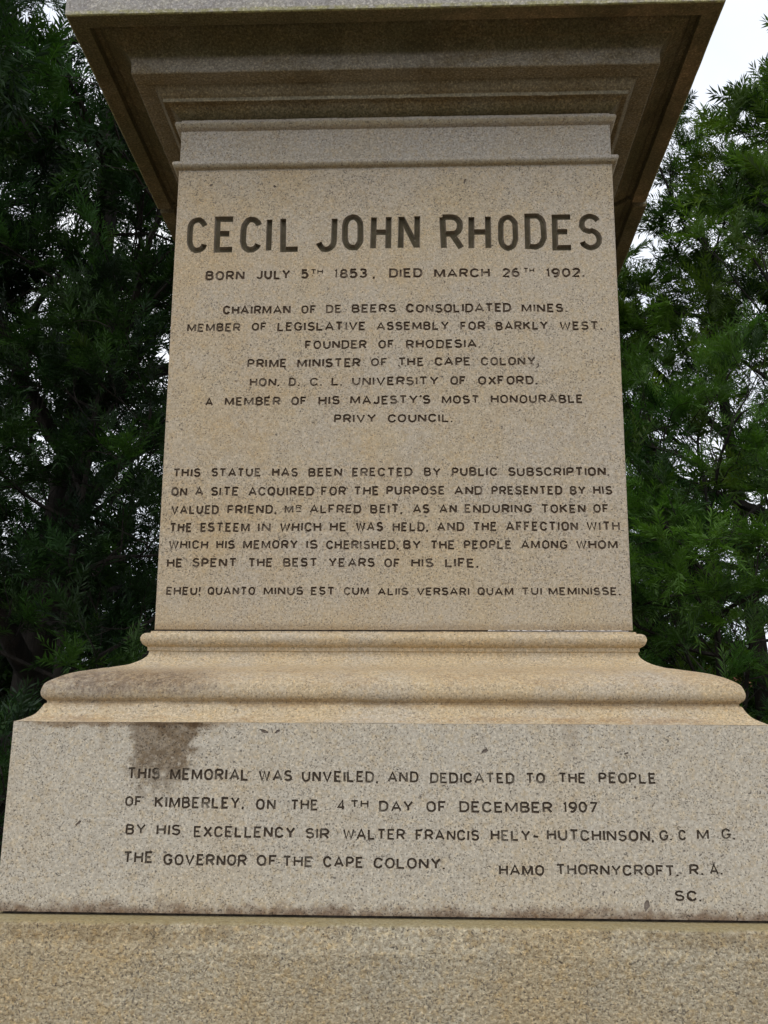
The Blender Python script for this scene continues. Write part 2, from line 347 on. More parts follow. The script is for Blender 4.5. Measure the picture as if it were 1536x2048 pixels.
# ------------------------------------------------------------------ letters: skeletons on a unit box, expanded to strokes
def arc(cx, cy, rx, ry, a0, a1, n=8):
    return [(cx + rx * math.cos(R(a0 + (a1 - a0) * i / n)), cy + ry * math.sin(R(a0 + (a1 - a0) * i / n))) for i in range(n + 1)]
def oval(ry): return arc(.5, 1 - ry, .5, ry, 0, 180)[:] + arc(.5, ry, .5, ry, 180, 360)
RY = 0.36
def glyphs(RY):
    G = {}
    bowl = lambda y0, y1, x1=1.0: [(0, y1), (x1 - min(.5, (y1 - y0) * .8), y1)] + arc(x1 - min(.5, (y1 - y0) * .8), (y0 + y1) / 2, min(.5, (y1 - y0) * .8), (y1 - y0) / 2, 90, -90, 8)[1:-1] + [(x1 - min(.5, (y1 - y0) * .8), y0), (0, y0)]
    cl = lambda pts: ('c', pts); op = lambda *pts: ('o', list(pts))
    G['A'] = (.84, [op((0, 0), (.5, 1), (1, 0)), op((.2, .3), (.8, .3))])
    G['B'] = (.66, [op((0, 0), (0, 1)), ('o', bowl(.53, 1, .92)), ('o', bowl(0, .53))])
    G['C'] = (.70, [('o', arc(.5, 1 - RY, .5, RY, 20, 180) + arc(.5, RY, .5, RY, 180, 340))])
    G['D'] = (.70, [cl([(0, 0), (0, 1), (.5, 1)] + arc(.5, 1 - RY, .5, RY, 90, 0, 6)[1:] + arc(.5, RY, .5, RY, 0, -90, 6) )])
    G['E'] = (.58, [op((1, 1), (0, 1), (0, 0), (1, 0)), op((0, .52), (.78, .52))])
    G['F'] = (.56, [op((1, 1), (0, 1), (0, 0)), op((0, .5), (.78, .5))])
    G['G'] = (.74, [('o', arc(.5, 1 - RY, .5, RY, 22, 180) + arc(.5, RY, .5, RY, 180, 360) + [(1, .44), (.58, .44)])])
    G['H'] = (.70, [op((0, 0), (0, 1)), op((1, 0), (1, 1)), op((0, .52), (1, .52))])
    G['I'] = (0, [op((.5, 0), (.5, 1))])
    G['J'] = (.52, [('o', [(1, 1)] + arc(.5, .3, .5, .3, 0, -165, 9))])
    G['K'] = (.70, [op((0, 0), (0, 1)), op((1, 1), (0, .4)), op((.32, .6), (1, 0))])
    G['L'] = (.58, [op((0, 1), (0, 0), (1, 0))])
    G['M'] = (.92, [op((0, 0), (0.02, 1)), op((.04, .98), (.5, .10), (.96, .98)), op((.98, 1), (1, 0))])
    G['N'] = (.72, [op((0, 0), (0, 1)), op((.04, .97), (.96, .03)), op((1, 0), (1, 1))])
    G['O'] = (.72, [cl(oval(RY))])
    G['P'] = (.62, [op((0, 0), (0, 1)), ('o', bowl(.45, 1))])
    G['Q'] = (.74, [cl(oval(RY)), op((.55, .3), (1.02, -.06))])
    G['R'] = (.68, [op((0, 0), (0, 1)), ('o', bowl(.46, 1)), op((.5, .46), (1, 0))])
    G['S'] = (.62, [('o', arc(.5, .755, .48, .245, 25, 180, 8) + arc(.5, .755, .48, .245, 190, 262, 4) + arc(.5, .265, .5, .265, 80, -10, 6) + arc(.5, .265, .5, .265, -20, -162, 8))])
    G['T'] = (.68, [op((0, 1), (1, 1)), op((.5, 1), (.5, 0))])
    G['U'] = (.70, [('o', [(0, 1)] + arc(.5, RY, .5, RY, 180, 360, 10) + [(1, 1)])])
    G['V'] = (.78, [op((0, 1), (.5, 0), (1, 1))])
    G['W'] = (1.05, [op((0, 1), (.25, 0), (.5, .95), (.75, 0), (1, 1))])
    G['X'] = (.72, [op((0, 1), (1, 0)), op((0, 0), (1, 1))])
    G['Y'] = (.76, [op((0, 1), (.5, .45), (1, 1)), op((.5, .45), (.5, 0))])
    G['0'] = (.60, [cl(oval(.42))])
    G['1'] = (.12, [op((0, .82), (1, 1), (1, 0))])
    G['2'] = (.58, [('o', arc(.5, .72, .5, .28, 165, -25, 9) + [(0, 0), (1, 0)])])
    G['3'] = (.56, [('o', arc(.48, .75, .46, .25, 155, -80, 9) + arc(.48, .27, .52, .27, 82, -158, 10))])
    G['4'] = (.62, [op((.74, 0), (.74, 1), (0, .26), (1, .26))])
    G['5'] = (.56, [('o', [(.92, 1), (.12, 1), (.06, .56)] + arc(.46, .33, .54, .33, 125, -155, 10))])
    G['6'] = (.60, [cl(arc(.5, .31, .5, .31, 0, 345, 14)), ('o', [(0, .31)] + arc(.55, .5, .55, .5, 175, 62, 7))])
    G['7'] = (.58, [op((0, 1), (1, 1), (.3, 0))])
    G['8'] = (.58, [cl(arc(.5, .76, .43, .24, 0, 345, 14)), cl(arc(.5, .27, .5, .27, 0, 345, 14))])
    G['9'] = (.60, [cl(arc(.5, .69, .5, .31, 0, 345, 14)), ('o', [(1, .69)] + arc(.45, .5, .55, .5, -5, -118, 7))])
    G['.'] = (0, [op((.5, -.09), (.5, .10))])
    G[','] = (0, [op((.62, .09), (.5, -.07), (.3, -.2))])
    G["'"] = (0, [op((.6, 1.08), (.4, .8))])
    G['-'] = (.45, [op((0, .42), (1, .42))])
    G['!'] = (0, [op((.5, 1.1), (.5, .36)), op((.5, -.1), (.5, .09))])
    return G
G_SMALL, G_BIG = glyphs(.40), glyphs(.30)

def strip(pts, h, closed):
    """stroke of half width h along a polyline -> quads (each a list of four points, counter-clockwise)"""
    P = [Vector(p) for p in pts]
    Q = [P[0]]
    for p in P[1:]:
        if (p - Q[-1]).length > h * 0.12: Q.append(p)
    if closed and (Q[0] - Q[-1]).length < h * 0.12: Q.pop()
    P = Q; n = len(P); Lf, Rt = [], []
    for i in range(n):
        a = P[(i - 1) % n] if (closed or i > 0) else None; c = P[(i + 1) % n] if (closed or i < n - 1) else None
        d1 = (P[i] - a).normalized() if a is not None else None; d2 = (c - P[i]).normalized() if c is not None else None
        if d1 is None: d1 = d2
        if d2 is None: d2 = d1
        n1 = Vector((-d1.y, d1.x)); n2 = Vector((-d2.y, d2.x)); m = n1 + n2
        if m.length < .3: m = n1.copy(); k = 1
        else: m.normalize(); k = 1 / max(.72, m.dot(n1))
        Lf.append(P[i] + m * h * k); Rt.append(P[i] - m * h * k)
    out = []
    for i in range(n if closed else n - 1):
        j = (i + 1) % n
        out.append([Rt[i], Rt[j], Lf[j], Lf[i]])
    return out

def word_quads(text, x0, x1, zb, cap, th, G, rr, rough, core):
    t = th * cap; gap = .17 if len(text) < 12 else .15
    ws = []
    for ch in text:
        g = G[ch][0]; ws.append(g + th)
    tot = sum(ws) + gap * (len(text) - 1)
    # stretch only the skeleton and the gaps, never the stroke
    fix = th * len(text); k = max(.35, ((x1 - x0) / cap - fix) / (tot - fix)) if tot > fix + .01 else 1
    if len(text) == 1 and G[text][0] == 0: k = 1
    quads = []; inner = []; x = x0
    for ch, wd in zip(text, ws):
        g = (wd - th) * k
        jx, jz, rot = rr.gauss(0, .012) * cap, rr.gauss(0, .012) * cap, rr.gauss(0, .012)
        hh = t / 2 * (1 + rr.gauss(0, .05))
        for kind, pts in G[ch][1]:
            pp = []
            for (u, v) in pts:
                px = th / 2 * cap + u * g * cap if G[ch][0] > 0 else th * cap * u
                pz = t / 2 + v * (cap - t)
                px += jx + rr.gauss(0, rough) * cap - rot * pz; pz += jz + rr.gauss(0, rough) * cap
                pp.append((x + px, zb + pz))
            quads += strip(pp, hh, kind == 'c'); inner += strip(pp, hh * core, kind == 'c')
        x += (wd - th) * k * cap + t + gap * k * cap
    return quads, inner

def carve(parent, fname, plane_y, xw, z_lo, z_hi, lines, mats_face, chips, rr):
    """front face with the letters cut out of it; returns face verts/tris, makes one inscription mesh per line"""
    FV, FF, FM = [], [], []
    for (za, zb, words, style, label) in lines:
        rect = [(-xw(za), za), (xw(za), za), (xw(zb), zb), (-xw(zb), zb)]
        pts = [Vector(p) for p in rect]; faces = [[0, 1, 2, 3]]; allin = []
        def addq(q):
            a = sum((q[i].x * q[(i + 1) % len(q)].y - q[(i + 1) % len(q)].x * q[i].y) for i in range(len(q)))
            if abs(a) < 1e-9: return
            if a < 0: q = q[::-1]
            k = len(pts); pts.extend(q); faces.append(list(range(k, k + len(q))))
        for (t, x0, x1, zw, cap) in words:
            th = style['th'] * (1.05 if cap < .02 else 1)
            qo, qi = word_quads(t, x0, x1, zw, cap, th, style['G'], rr, style['rough'], style['core'])
            for q in qo: addq(q)
            allin += qi
        nlet = len(faces)
        for q in allin: addq(q)
        ninn = len(faces)
        for (cx, cz, rad, asp, ang) in chips:
            if za + .012 < cz < zb - .012:
                m = 9; q = []
                for i in range(m):
                    a = 2 * math.pi * i / m; r_ = rad * (1 + rr.uniform(-.4, .35)); u, v = r_ * math.cos(a), r_ * asp * math.sin(a)
                    q.append(Vector((cx + u * math.cos(ang) - v * math.sin(ang), cz + u * math.sin(ang) + v * math.cos(ang))))
                addq(q)
        vs, es, fs, ov, oe, of = delaunay_2d_cdt([Vector((p.x, p.y)) for p in pts], [], faces, 1, 1e-6)
        base = len(FV); FV += [(v.x, plane_y(v.y), v.y + Z0) for v in vs]
        vv = np.array([(v.x, v.y) for v in vs]); cen = np.array([vv[list(f)].mean(0) for f in fs]); kind = [0] * len(fs)
        for k in range(1, len(faces)):             # 1 stroke slope, 3 stroke floor, 2 chip
            pg = np.array([(pts[i].x, pts[i].y) for i in faces[k]]); lo_, hi_ = pg.min(0), pg.max(0)
            kk = 1 if k < nlet else (3 if k < ninn else 2)
            idx = np.nonzero((cen[:, 0] > lo_[0]) & (cen[:, 0] < hi_[0]) & (cen[:, 1] > lo_[1]) & (cen[:, 1] < hi_[1]))[0]
            for i in idx:
                if kind[i] == 3 or (kk == 2 and kind[i]): continue
                px, py = cen[i]; ins = False; j = len(pg) - 1
                for a_ in range(len(pg)):
                    if (pg[a_, 1] > py) != (pg[j, 1] > py) and px < (pg[j, 0] - pg[a_, 0]) * (py - pg[a_, 1]) / (pg[j, 1] - pg[a_, 1]) + pg[a_, 0]: ins = not ins
                    j = a_
                if ins: kind[i] = kk
        ed = {}
        for fi, f in enumerate(fs):
            for i in range(len(f)):
                ed.setdefault(frozenset((f[i], f[(i + 1) % len(f)])), []).append((fi, f[i], f[(i + 1) % len(f)]))
            if kind[fi] == 0: FF.append(tuple(base + k for k in f)); FM.append(0)
        deep = {v for fi, f in enumerate(fs) if kind[fi] == 3 for v in f}
        for kds, nm in (((1, 3), fname), ((2,), None)):
            V, F, MI, mp = [], [], [], {}
            def vid(i, d):
                if (i, d) not in mp:
                    v = vs[i]; dep = 0 if not d else (.0022 if nm is None else (style['depth'] if i in deep else 0))
                    mp[(i, d)] = len(V); V.append((v.x, plane_y(v.y) + dep, v.y + Z0))
                return mp[(i, d)]
            for fi, f in enumerate(fs):
                if kind[fi] in kds: F.append(tuple(vid(k, 1) for k in f)); MI.append(0 if kind[fi] == 3 else 1)
            for e, l in ed.items():
                if len(l) != 2: continue
                a_in, b_in = kind[l[0][0]] in kds, kind[l[1][0]] in kds
                if a_in == b_in: continue
                q = l[0] if a_in else l[1]; oth = kind[(l[1] if a_in else l[0])[0]]
                if nm is None and oth in (1, 3): continue
                if nm is not None and q[1] not in deep and q[2] not in deep: continue
                F.append((vid(q[2], 1), vid(q[1], 1), vid(q[1], 0), vid(q[2], 0))); MI.append(1)
            if not F: continue
            if nm:
                o = mesh_obj(nm, V, F, [style['floor'], style['wall']], parent, MI)
                if label: o['label'] = label
            else:
                b2 = len(FV); FV += V; FF += [tuple(b2 + k for k in f) for f in F]; FM += [1] * len(F)
    return FV, FF, FM

def block(name, FV, FF, w_of, zs, mats, parent, c=0.0035, wob=0.0):
    """closes a carved front into a full block with a chamfered arris: front plate inset by c, then arris, sides, back"""
    n0 = len(FV); V = list(FV); F = list(FF); rows = []
    rr = random.Random(len(FV))
    for i, z in enumerate(zs):
        W = w_of(z); ww = c
        pts = [(-(W - c), -W), (W - c, -W), (W, -W + ww), (W, W - c), (W - c, W), (-(W - c), W), (-W, W - c), (-W, -W + ww)]
        rows.append([len(V) + k for k in range(8)]); V += [(x, y, z + Z0) for x, y in pts]
    for a, b_ in zip(rows[:-1], rows[1:]):
        for k in range(1, 8):
            k2 = (k + 1) % 8
            F.append((a[k], a[k2], b_[k2], b_[k]))
    F.append(tuple(reversed(rows[0]))); F.append(tuple(rows[-1]))
    return V, F

# carved words: (text, left, right, foot of the letters, letter height), metres on the stone
SHAFT_LINES = [
  [('C', -0.5733, -0.5136, 1.0423, 0.1108), ('E', -0.4965, -0.4365, 1.0431, 0.1103), ('C', -0.4267, -0.3661, 1.0426, 0.1106), ('I', -0.3518, -0.3354, 1.0432, 0.1114), ('L', -0.313, -0.2559, 1.0442, 0.1109), ('J', -0.2184, -0.1589, 1.0438, 0.1108), ('O', -0.143, -0.0829, 1.0427, 0.1116), ('H', -0.0667, -0.0079, 1.0421, 0.1119), ('N', 0.0091, 0.0714, 1.0424, 0.1118), ('R', 0.1296, 0.194, 1.0417, 0.1107), ('H', 0.2069, 0.2697, 1.0406, 0.1114), ('O', 0.2886, 0.3455, 1.0404, 0.1108), ('D', 0.3596, 0.4197, 1.0403, 0.1098), ('E', 0.4348, 0.4959, 1.0384, 0.1106), ('S', 0.5067, 0.5716, 1.0365, 0.1122)],
  [('BORN', -0.5171, -0.4091, 0.9604, 0.0288), ('JULY', -0.3766, -0.2828, 0.9614, 0.0292), ('5', -0.2529, -0.2327, 0.9621, 0.0291), ('TH', -0.2265, -0.1925, 0.9758, 0.015), ('1853', -0.1615, -0.0711, 0.9623, 0.0291), (',', -0.0558, -0.0469, 0.9619, 0.0268), ('DIED', -0.0115, 0.0801, 0.9622, 0.0281), ('MARCH', 0.1118, 0.2642, 0.9603, 0.0281), ('26', 0.2969, 0.3455, 0.9595, 0.028), ('TH', 0.355, 0.3841, 0.9729, 0.014), ('1902.', 0.4163, 0.5194, 0.9577, 0.028), ('.', -0.2225, -0.2195, 0.97, 0.0135), ('.', -0.205, -0.202, 0.9705, 0.0135)],
  [('CHAIRMAN', -0.4644, -0.2783, 0.8582, 0.0265), ('OF', -0.2502, -0.2089, 0.8584, 0.0251), ('DE', -0.1828, -0.14, 0.8589, 0.0255), ('BEERS', -0.1116, 0.0082, 0.8599, 0.0251), ('CONSOLIDATED', 0.036, 0.3192, 0.8578, 0.0263), ('MINES.', 0.346, 0.4689, 0.8557, 0.0258)],
  [('MEMBER', -0.5608, -0.4139, 0.8085, 0.025), ('OF', -0.3839, -0.3426, 0.8098, 0.0237), ('LEGISLATIVE', -0.3137, -0.0735, 0.8081, 0.0267), ('ASSEMBLY', -0.0456, 0.1509, 0.8073, 0.0257), ('FOR', 0.1805, 0.2483, 0.8057, 0.0256), ('BARKLY', 0.2759, 0.4161, 0.8048, 0.026), ('WEST.', 0.4467, 0.56, 0.8032, 0.0259)],
  [('FOUNDER', -0.2364, -0.0697, 0.7549, 0.0255), ('OF', -0.0389, 0.0034, 0.7553, 0.0255), ('RHODESIA.', 0.035, 0.2345, 0.7547, 0.0254)],
  [('PRIME', -0.3906, -0.2845, 0.7029, 0.0258), ('MINISTER', -0.2568, -0.0857, 0.7027, 0.0261), ('OF', -0.0582, -0.0141, 0.7049, 0.0236), ('THE', 0.0142, 0.0833, 0.7042, 0.0252), ('CAPE', 0.1116, 0.2083, 0.7045, 0.0248), ('COLONY.', 0.2349, 0.3888, 0.704, 0.0247)],
  [('HON.', -0.3829, -0.3027, 0.6497, 0.0243), ('D.', -0.2771, -0.2487, 0.6499, 0.0242), ('C.', -0.2211, -0.1888, 0.6499, 0.0242), ('L.', -0.1637, -0.1346, 0.6503, 0.0246), ('UNIVERSITY', -0.1087, 0.1218, 0.6503, 0.025), ('OF', 0.153, 0.1958, 0.6498, 0.0249), ('OXFORD.', 0.2262, 0.3833, 0.6492, 0.0253)],
  [('A', -0.4999, -0.4782, 0.5951, 0.0241), ('MEMBER', -0.4479, -0.2983, 0.5959, 0.0249), ('OF', -0.2696, -0.2276, 0.5963, 0.0244), ('HIS', -0.1971, -0.1403, 0.5966, 0.0252), ("MAJESTY'S", -0.113, 0.1005, 0.5971, 0.0252), ('MOST', 0.1296, 0.2292, 0.5974, 0.0239), ('HONOURABLE', 0.259, 0.5017, 0.5973, 0.0247)],
  [('PRIVY', -0.1551, -0.0434, 0.5457, 0.0246), ('COUNCIL.', -0.0124, 0.1578, 0.5462, 0.0237)],
  [('THIS', -0.5754, -0.5027, 0.3989, 0.0243), ('STATUE', -0.4737, -0.3437, 0.3992, 0.0243), ('HAS', -0.3147, -0.2462, 0.3991, 0.0246), ('BEEN', -0.2189, -0.1308, 0.3991, 0.0242), ('ERECTED', -0.1052, 0.0527, 0.3988, 0.0244), ('BY', 0.0817, 0.1265, 0.3987, 0.024), ('PUBLIC', 0.1538, 0.2729, 0.3987, 0.0244), ('SUBSCRIPTION.', 0.3001, 0.5605, 0.3978, 0.0243)],
  [('ON', -0.5776, -0.5347, 0.3479, 0.0245), ('A', -0.5149, -0.493, 0.3481, 0.0245), ('SITE', -0.4732, -0.3987, 0.3479, 0.0249), ('ACQUIRED', -0.3754, -0.2027, 0.3478, 0.0252), ('FOR', -0.185, -0.1194, 0.3478, 0.0252), ('THE', -0.0994, -0.034, 0.3483, 0.0247), ('PURPOSE', -0.0152, 0.1368, 0.3488, 0.0246), ('AND', 0.1605, 0.2341, 0.3484, 0.0245), ('PRESENTED', 0.2561, 0.4384, 0.3483, 0.0241), ('BY', 0.4568, 0.4978, 0.3483, 0.024), ('HIS', 0.5165, 0.566, 0.3481, 0.0244)],
  [('VALUED', -0.5756, -0.4492, 0.2987, 0.0247), ('FRIEND,', -0.4275, -0.2996, 0.2996, 0.0242), ('M', -0.2789, -0.2545, 0.3009, 0.0234), ('R', -0.2497, -0.234, 0.3105, 0.0129), ('ALFRED', -0.2126, -0.0796, 0.3002, 0.0237), ('BEIT,', -0.0558, 0.0263, 0.2998, 0.0244), ('AS', 0.0527, 0.0971, 0.3, 0.0244), ('AN', 0.1215, 0.1666, 0.2998, 0.0243), ('ENDURING', 0.1863, 0.3595, 0.2999, 0.0239), ('TOKEN', 0.3822, 0.4958, 0.2994, 0.0242), ('OF', 0.5152, 0.5548, 0.2996, 0.0238), ('-', -0.2497, -0.234, 0.301, 0.011)],
  [('THE', -0.5761, -0.517, 0.2514, 0.0249), ('ESTEEM', -0.4961, -0.3666, 0.2516, 0.0252), ('IN', -0.3462, -0.313, 0.2518, 0.0252), ('WHICH', -0.2903, -0.1818, 0.2517, 0.0256), ('HE', -0.1607, -0.1168, 0.2523, 0.0251), ('WAS', -0.0934, -0.0228, 0.2525, 0.0255), ('HELD,', 0.0009, 0.093, 0.252, 0.025), ('AND', 0.1153, 0.1857, 0.2522, 0.0249), ('THE', 0.2064, 0.2687, 0.2525, 0.0249), ('AFFECTION', 0.2909, 0.4753, 0.2526, 0.0253), ('WITH', 0.4959, 0.5801, 0.2531, 0.0248)],
  [('WHICH', -0.5762, -0.4731, 0.2064, 0.0239), ('HIS', -0.4528, -0.4039, 0.2067, 0.0238), ('MEMORY', -0.3836, -0.241, 0.2066, 0.0242), ('IS', -0.2196, -0.1897, 0.2068, 0.0237), ('CHERISHED,', -0.1691, 0.0175, 0.2054, 0.024), ('BY', 0.0292, 0.0745, 0.2056, 0.0236), ('THE', 0.0975, 0.161, 0.2055, 0.0239), ('PEOPLE', 0.1831, 0.3046, 0.2058, 0.0235), ('AMONG', 0.3279, 0.4469, 0.2057, 0.0238), ('WHOM', 0.4669, 0.5728, 0.2055, 0.0238)],
  [('HE', -0.5774, -0.5364, 0.159, 0.0237), ('SPENT', -0.5118, -0.398, 0.1594, 0.024), ('THE', -0.3681, -0.3041, 0.1593, 0.0244), ('BEST', -0.2785, -0.1899, 0.1597, 0.0239), ('YEARS', -0.1609, -0.0433, 0.1596, 0.0243), ('OF', -0.0191, 0.0215, 0.1581, 0.0242), ('HIS', 0.0487, 0.1062, 0.1584, 0.0241), ('LIFE,', 0.1353, 0.2193, 0.1584, 0.0245)],
  [('EHEU!', -0.5759, -0.4871, 0.0872, 0.0218), ('QUANTO', -0.4693, -0.3476, 0.0873, 0.0217), ('MINUS', -0.3256, -0.2247, 0.0873, 0.0217), ('EST', -0.2044, -0.1449, 0.0874, 0.0217), ('CUM', -0.1219, -0.0576, 0.0875, 0.0216), ('ALIIS', -0.0358, 0.0414, 0.0867, 0.0207), ('VERSARI', 0.0634, 0.1963, 0.0868, 0.0207), ('QUAM', 0.2163, 0.3068, 0.0868, 0.021), ('TUI', 0.3275, 0.3776, 0.0869, 0.021), ('MEMINISSE.', 0.3948, 0.5728, 0.0874, 0.021)]]
BASE_LINES = [
  [('THIS', -0.5733, -0.5015, -0.3621, 0.0259), ('MEMORIAL', -0.4798, -0.3046, -0.3636, 0.0258), ('WAS', -0.2823, -0.2089, -0.3646, 0.0244), ('UNVEILED,', -0.1876, -0.0204, -0.3653, 0.0244), ('AND', 0.0004, 0.0677, -0.3651, 0.0243), ('DEDICATED', 0.0929, 0.2766, -0.3654, 0.0228), ('TO', 0.3008, 0.342, -0.3648, 0.0231), ('THE', 0.3717, 0.4309, -0.3642, 0.0231), ('PEOPLE', 0.4582, 0.5822, -0.3633, 0.0231)],
  [('OF', -0.5747, -0.5381, -0.4195, 0.0221), ('KIMBERLEY,', -0.5097, -0.3129, -0.4229, 0.0251), ('ON', -0.2867, -0.2434, -0.4246, 0.0237), ('THE', -0.2103, -0.1499, -0.4248, 0.0232), ('4', -0.1098, -0.0914, -0.4249, 0.0236), ('TH', -0.0792, -0.041, -0.4179, 0.016), ('DAY', -0.0177, 0.0567, -0.4256, 0.0231), ('OF', 0.0849, 0.1283, -0.4261, 0.0233), ('DECEMBER', 0.1557, 0.3568, -0.4261, 0.0237), ('1907', 0.3795, 0.4532, -0.4248, 0.0232)],
  [('BY', -0.5706, -0.5253, -0.4776, 0.0227), ('HIS', -0.5017, -0.4495, -0.4794, 0.0235), ('EXCELLENCY', -0.421, -0.1985, -0.4829, 0.0243), ('SIR', -0.1765, -0.1245, -0.4835, 0.0225), ('WALTER', -0.0961, 0.0389, -0.4844, 0.0229), ('FRANCIS', 0.0619, 0.1981, -0.4847, 0.023), ('HELY-', 0.2221, 0.326, -0.4838, 0.023), ('HUTCHINSON,', 0.3427, 0.5703, -0.4825, 0.0234), ('G.', 0.5815, 0.6084, -0.4803, 0.0224), ('C', 0.6222, 0.6388, -0.4796, 0.0228), ('M', 0.6602, 0.6865, -0.4783, 0.0228), ('G.', 0.7125, 0.7414, -0.4769, 0.0228)],
  [('THE', -0.5717, -0.506, -0.5374, 0.0249), ('GOVERNOR', -0.4833, -0.3019, -0.5409, 0.024), ('OF', -0.2801, -0.2373, -0.5403, 0.0231), ('THE', -0.2242, -0.159, -0.5413, 0.023), ('CAPE', -0.1372, -0.0505, -0.5419, 0.0234), ('COLONY.', -0.0288, 0.1242, -0.5432, 0.0232), ('HAMO', 0.2396, 0.3346, -0.5539, 0.0222), ('THORNYCROFT.', 0.3605, 0.6173, -0.5518, 0.0226), ('R.', 0.6408, 0.6687, -0.5488, 0.0225), ('A.', 0.6829, 0.7094, -0.5479, 0.0225)],
  [('SC.', 0.6074, 0.6615, -0.6011, 0.0214)]]

SMALL = dict(th=.21, core=.45, G=G_SMALL, depth=.0042, floor=M_paint, wall=M_paint, rough=.010)
BASEST = dict(th=.195, core=.45, G=G_SMALL, depth=.0042, floor=M_paint2, wall=M_paint2, rough=.010)
BIG = dict(th=.152, core=.62, G=G_BIG, depth=.0115, floor=M_big, wall=M_bigwall, rough=.004)
M_chip = granite("granite_chip", (0.24, 0.20, 0.165), (0.22, 0.18, 0.14), off=(6, 6, 6))
rr = random.Random(5)
def with_bands(lines, zlo, zhi, style_of, label_of):
    cs = [(min(q[3] for q in l) + max(q[3] + q[4] for q in l)) / 2 for l in lines]
    lo = [min(q[3] - .2 * q[4] for q in l) for l in lines]; hi = [max(q[3] + 1.1 * q[4] for q in l) for l in lines]
    o = []
    for i, l in enumerate(lines):
        top = zhi if i == 0 else (lo[i - 1] + hi[i]) / 2
        bot = zlo if i == len(lines) - 1 else (lo[i] + hi[i + 1]) / 2
        o.append((bot, top, l, style_of(i), label_of(i)))
    return o
def rand_chips(n, xr, zr, extra):
    return extra + [(rr.uniform(-xr, xr), rr.uniform(*zr), rr.choice([.0015, .002, .0025, .003, .0045]), rr.uniform(.3, .8), rr.uniform(0, 3.1)) for _ in range(n)]

# shaft
C = 0.0035
w_sh = lambda z: .6 + .0095 * z / 1.2966
bands = with_bands(SHAFT_LINES, 0.0, 1.2966, lambda i: BIG if i == 0 else SMALL, lambda i: "largest line of carved capital letters" if i == 0 else None)
shaft_o = empty("shaft"); shaft_o.parent = MON
FV, FF, FM = carve(shaft_o, "inscription", lambda z: -w_sh(z), lambda z: w_sh(z) - C, 0, 1.2966, bands, None,
    rand_chips(45, .57, (.02, 1.27), [(.199, 1.255, .009, .28, 1.25), (.185, 1.195, .004, .4, 1.4), (-.33, .62, .006, .4, 1.2), (.25, .80, .004, .6, .8), (.385, .70, .006, .35, .9)]), rr)
zs = sorted({b[0] for b in bands} | {b[1] for b in bands})
n = len(FF); V, F = block("shaft", FV, FF, w_sh, zs, None, MON, C)
sb = mesh_obj("shaft", V, F, [M_shaft, M_chip], MON, FM + [0] * (len(F) - n))
for ch in list(shaft_o.children): ch.parent = sb
bpy.data.objects.remove(shaft_o)

# base block
w_b = lambda z: .8417
bands = with_bands(BASE_LINES, -.6376, -.2385, lambda i: BASEST, lambda i: None)
base_o = empty("base_block")
FV, FF, FM = carve(base_o, "inscription", lambda z: -w_b(z), lambda z: w_b(z) - C, -.6376, -.2385, bands, None,
    rand_chips(34, .80, (-.61, -.26), [(.212, -.297, .010, .35, .5), (.547, -.610, .011, .6, 1.1), (-.275, -.257, .010, .35, -.3), (-.245, -.258, .006, .5, .6), (.25, -.437, .006, .35, 1.3), (-.675, -.455, .008, .3, .6), (.80, -.575, .008, .5, 1.2), (.52, -.30, .005, .5, .4)]), rr)
zs = sorted({b[0] for b in bands} | {b[1] for b in bands})
n = len(FF); V, F = block("base_block", FV, FF, w_b, zs, None, MON, C)
bb = mesh_obj("base_block", V, F, [M_base, M_chip], MON, FM + [0] * (len(F) - n))
for ch in list(base_o.children): ch.parent = bb
bpy.data.objects.remove(base_o)

# ------------------------------------------------------------------ ground
def ground_mat():
    b = NB("ground"); n = b.noise(0.6, 6, 0.6); n2 = b.noise(14, 4, 0.6)
    c = b.mix(b.step(n, .4, .6), (0.12, 0.09, 0.055), (0.075, 0.075, 0.03))
    c = b.mix(b.mul(b.step(n2, .4, .7), .5), c, (0.09, 0.07, 0.05))
    b.principled(c, 0.95, b.bump(n2, .02)); return b.m
def pave_mat():
    b = NB("paving"); n = b.noise(3, 5, 0.6); n2 = b.noise(60, 3, 0.6)
    br = b.n("TexBrick"); mp = b.n("Mapping"); b.l(b.co, mp.inputs[0]); b.l(mp.outputs[0], br.inputs['Vector'])
    br.inputs['Scale'].default_value = 2.2; br.inputs['Color1'].default_value = (.15, .105, .07, 1); br.inputs['Color2'].default_value = (.12, .085, .058, 1); br.inputs['Mortar'].default_value = (.06, .05, .04, 1)
    c = b.mix(b.mul(n, .5), br.outputs['Color'], (.11, .09, .065)); b.principled(c, .9, b.bump(n2, .004)); return b.m
g = mesh_obj("ground", [(-400, -400, 0), (400, -400, 0), (400, 400, 0), (-400, 400, 0)], [(0, 1, 2, 3)], ground_mat()); tag(g, kind='structure')
pv, pf = [], []
for i in range(48):
    a = 2 * math.pi * i / 48; pv.append((6.5 * math.cos(a), 6.5 * math.sin(a) - .6, .006))
g = mesh_obj("paving", pv, [tuple(range(48))], pave_mat()); tag(g, kind='structure')

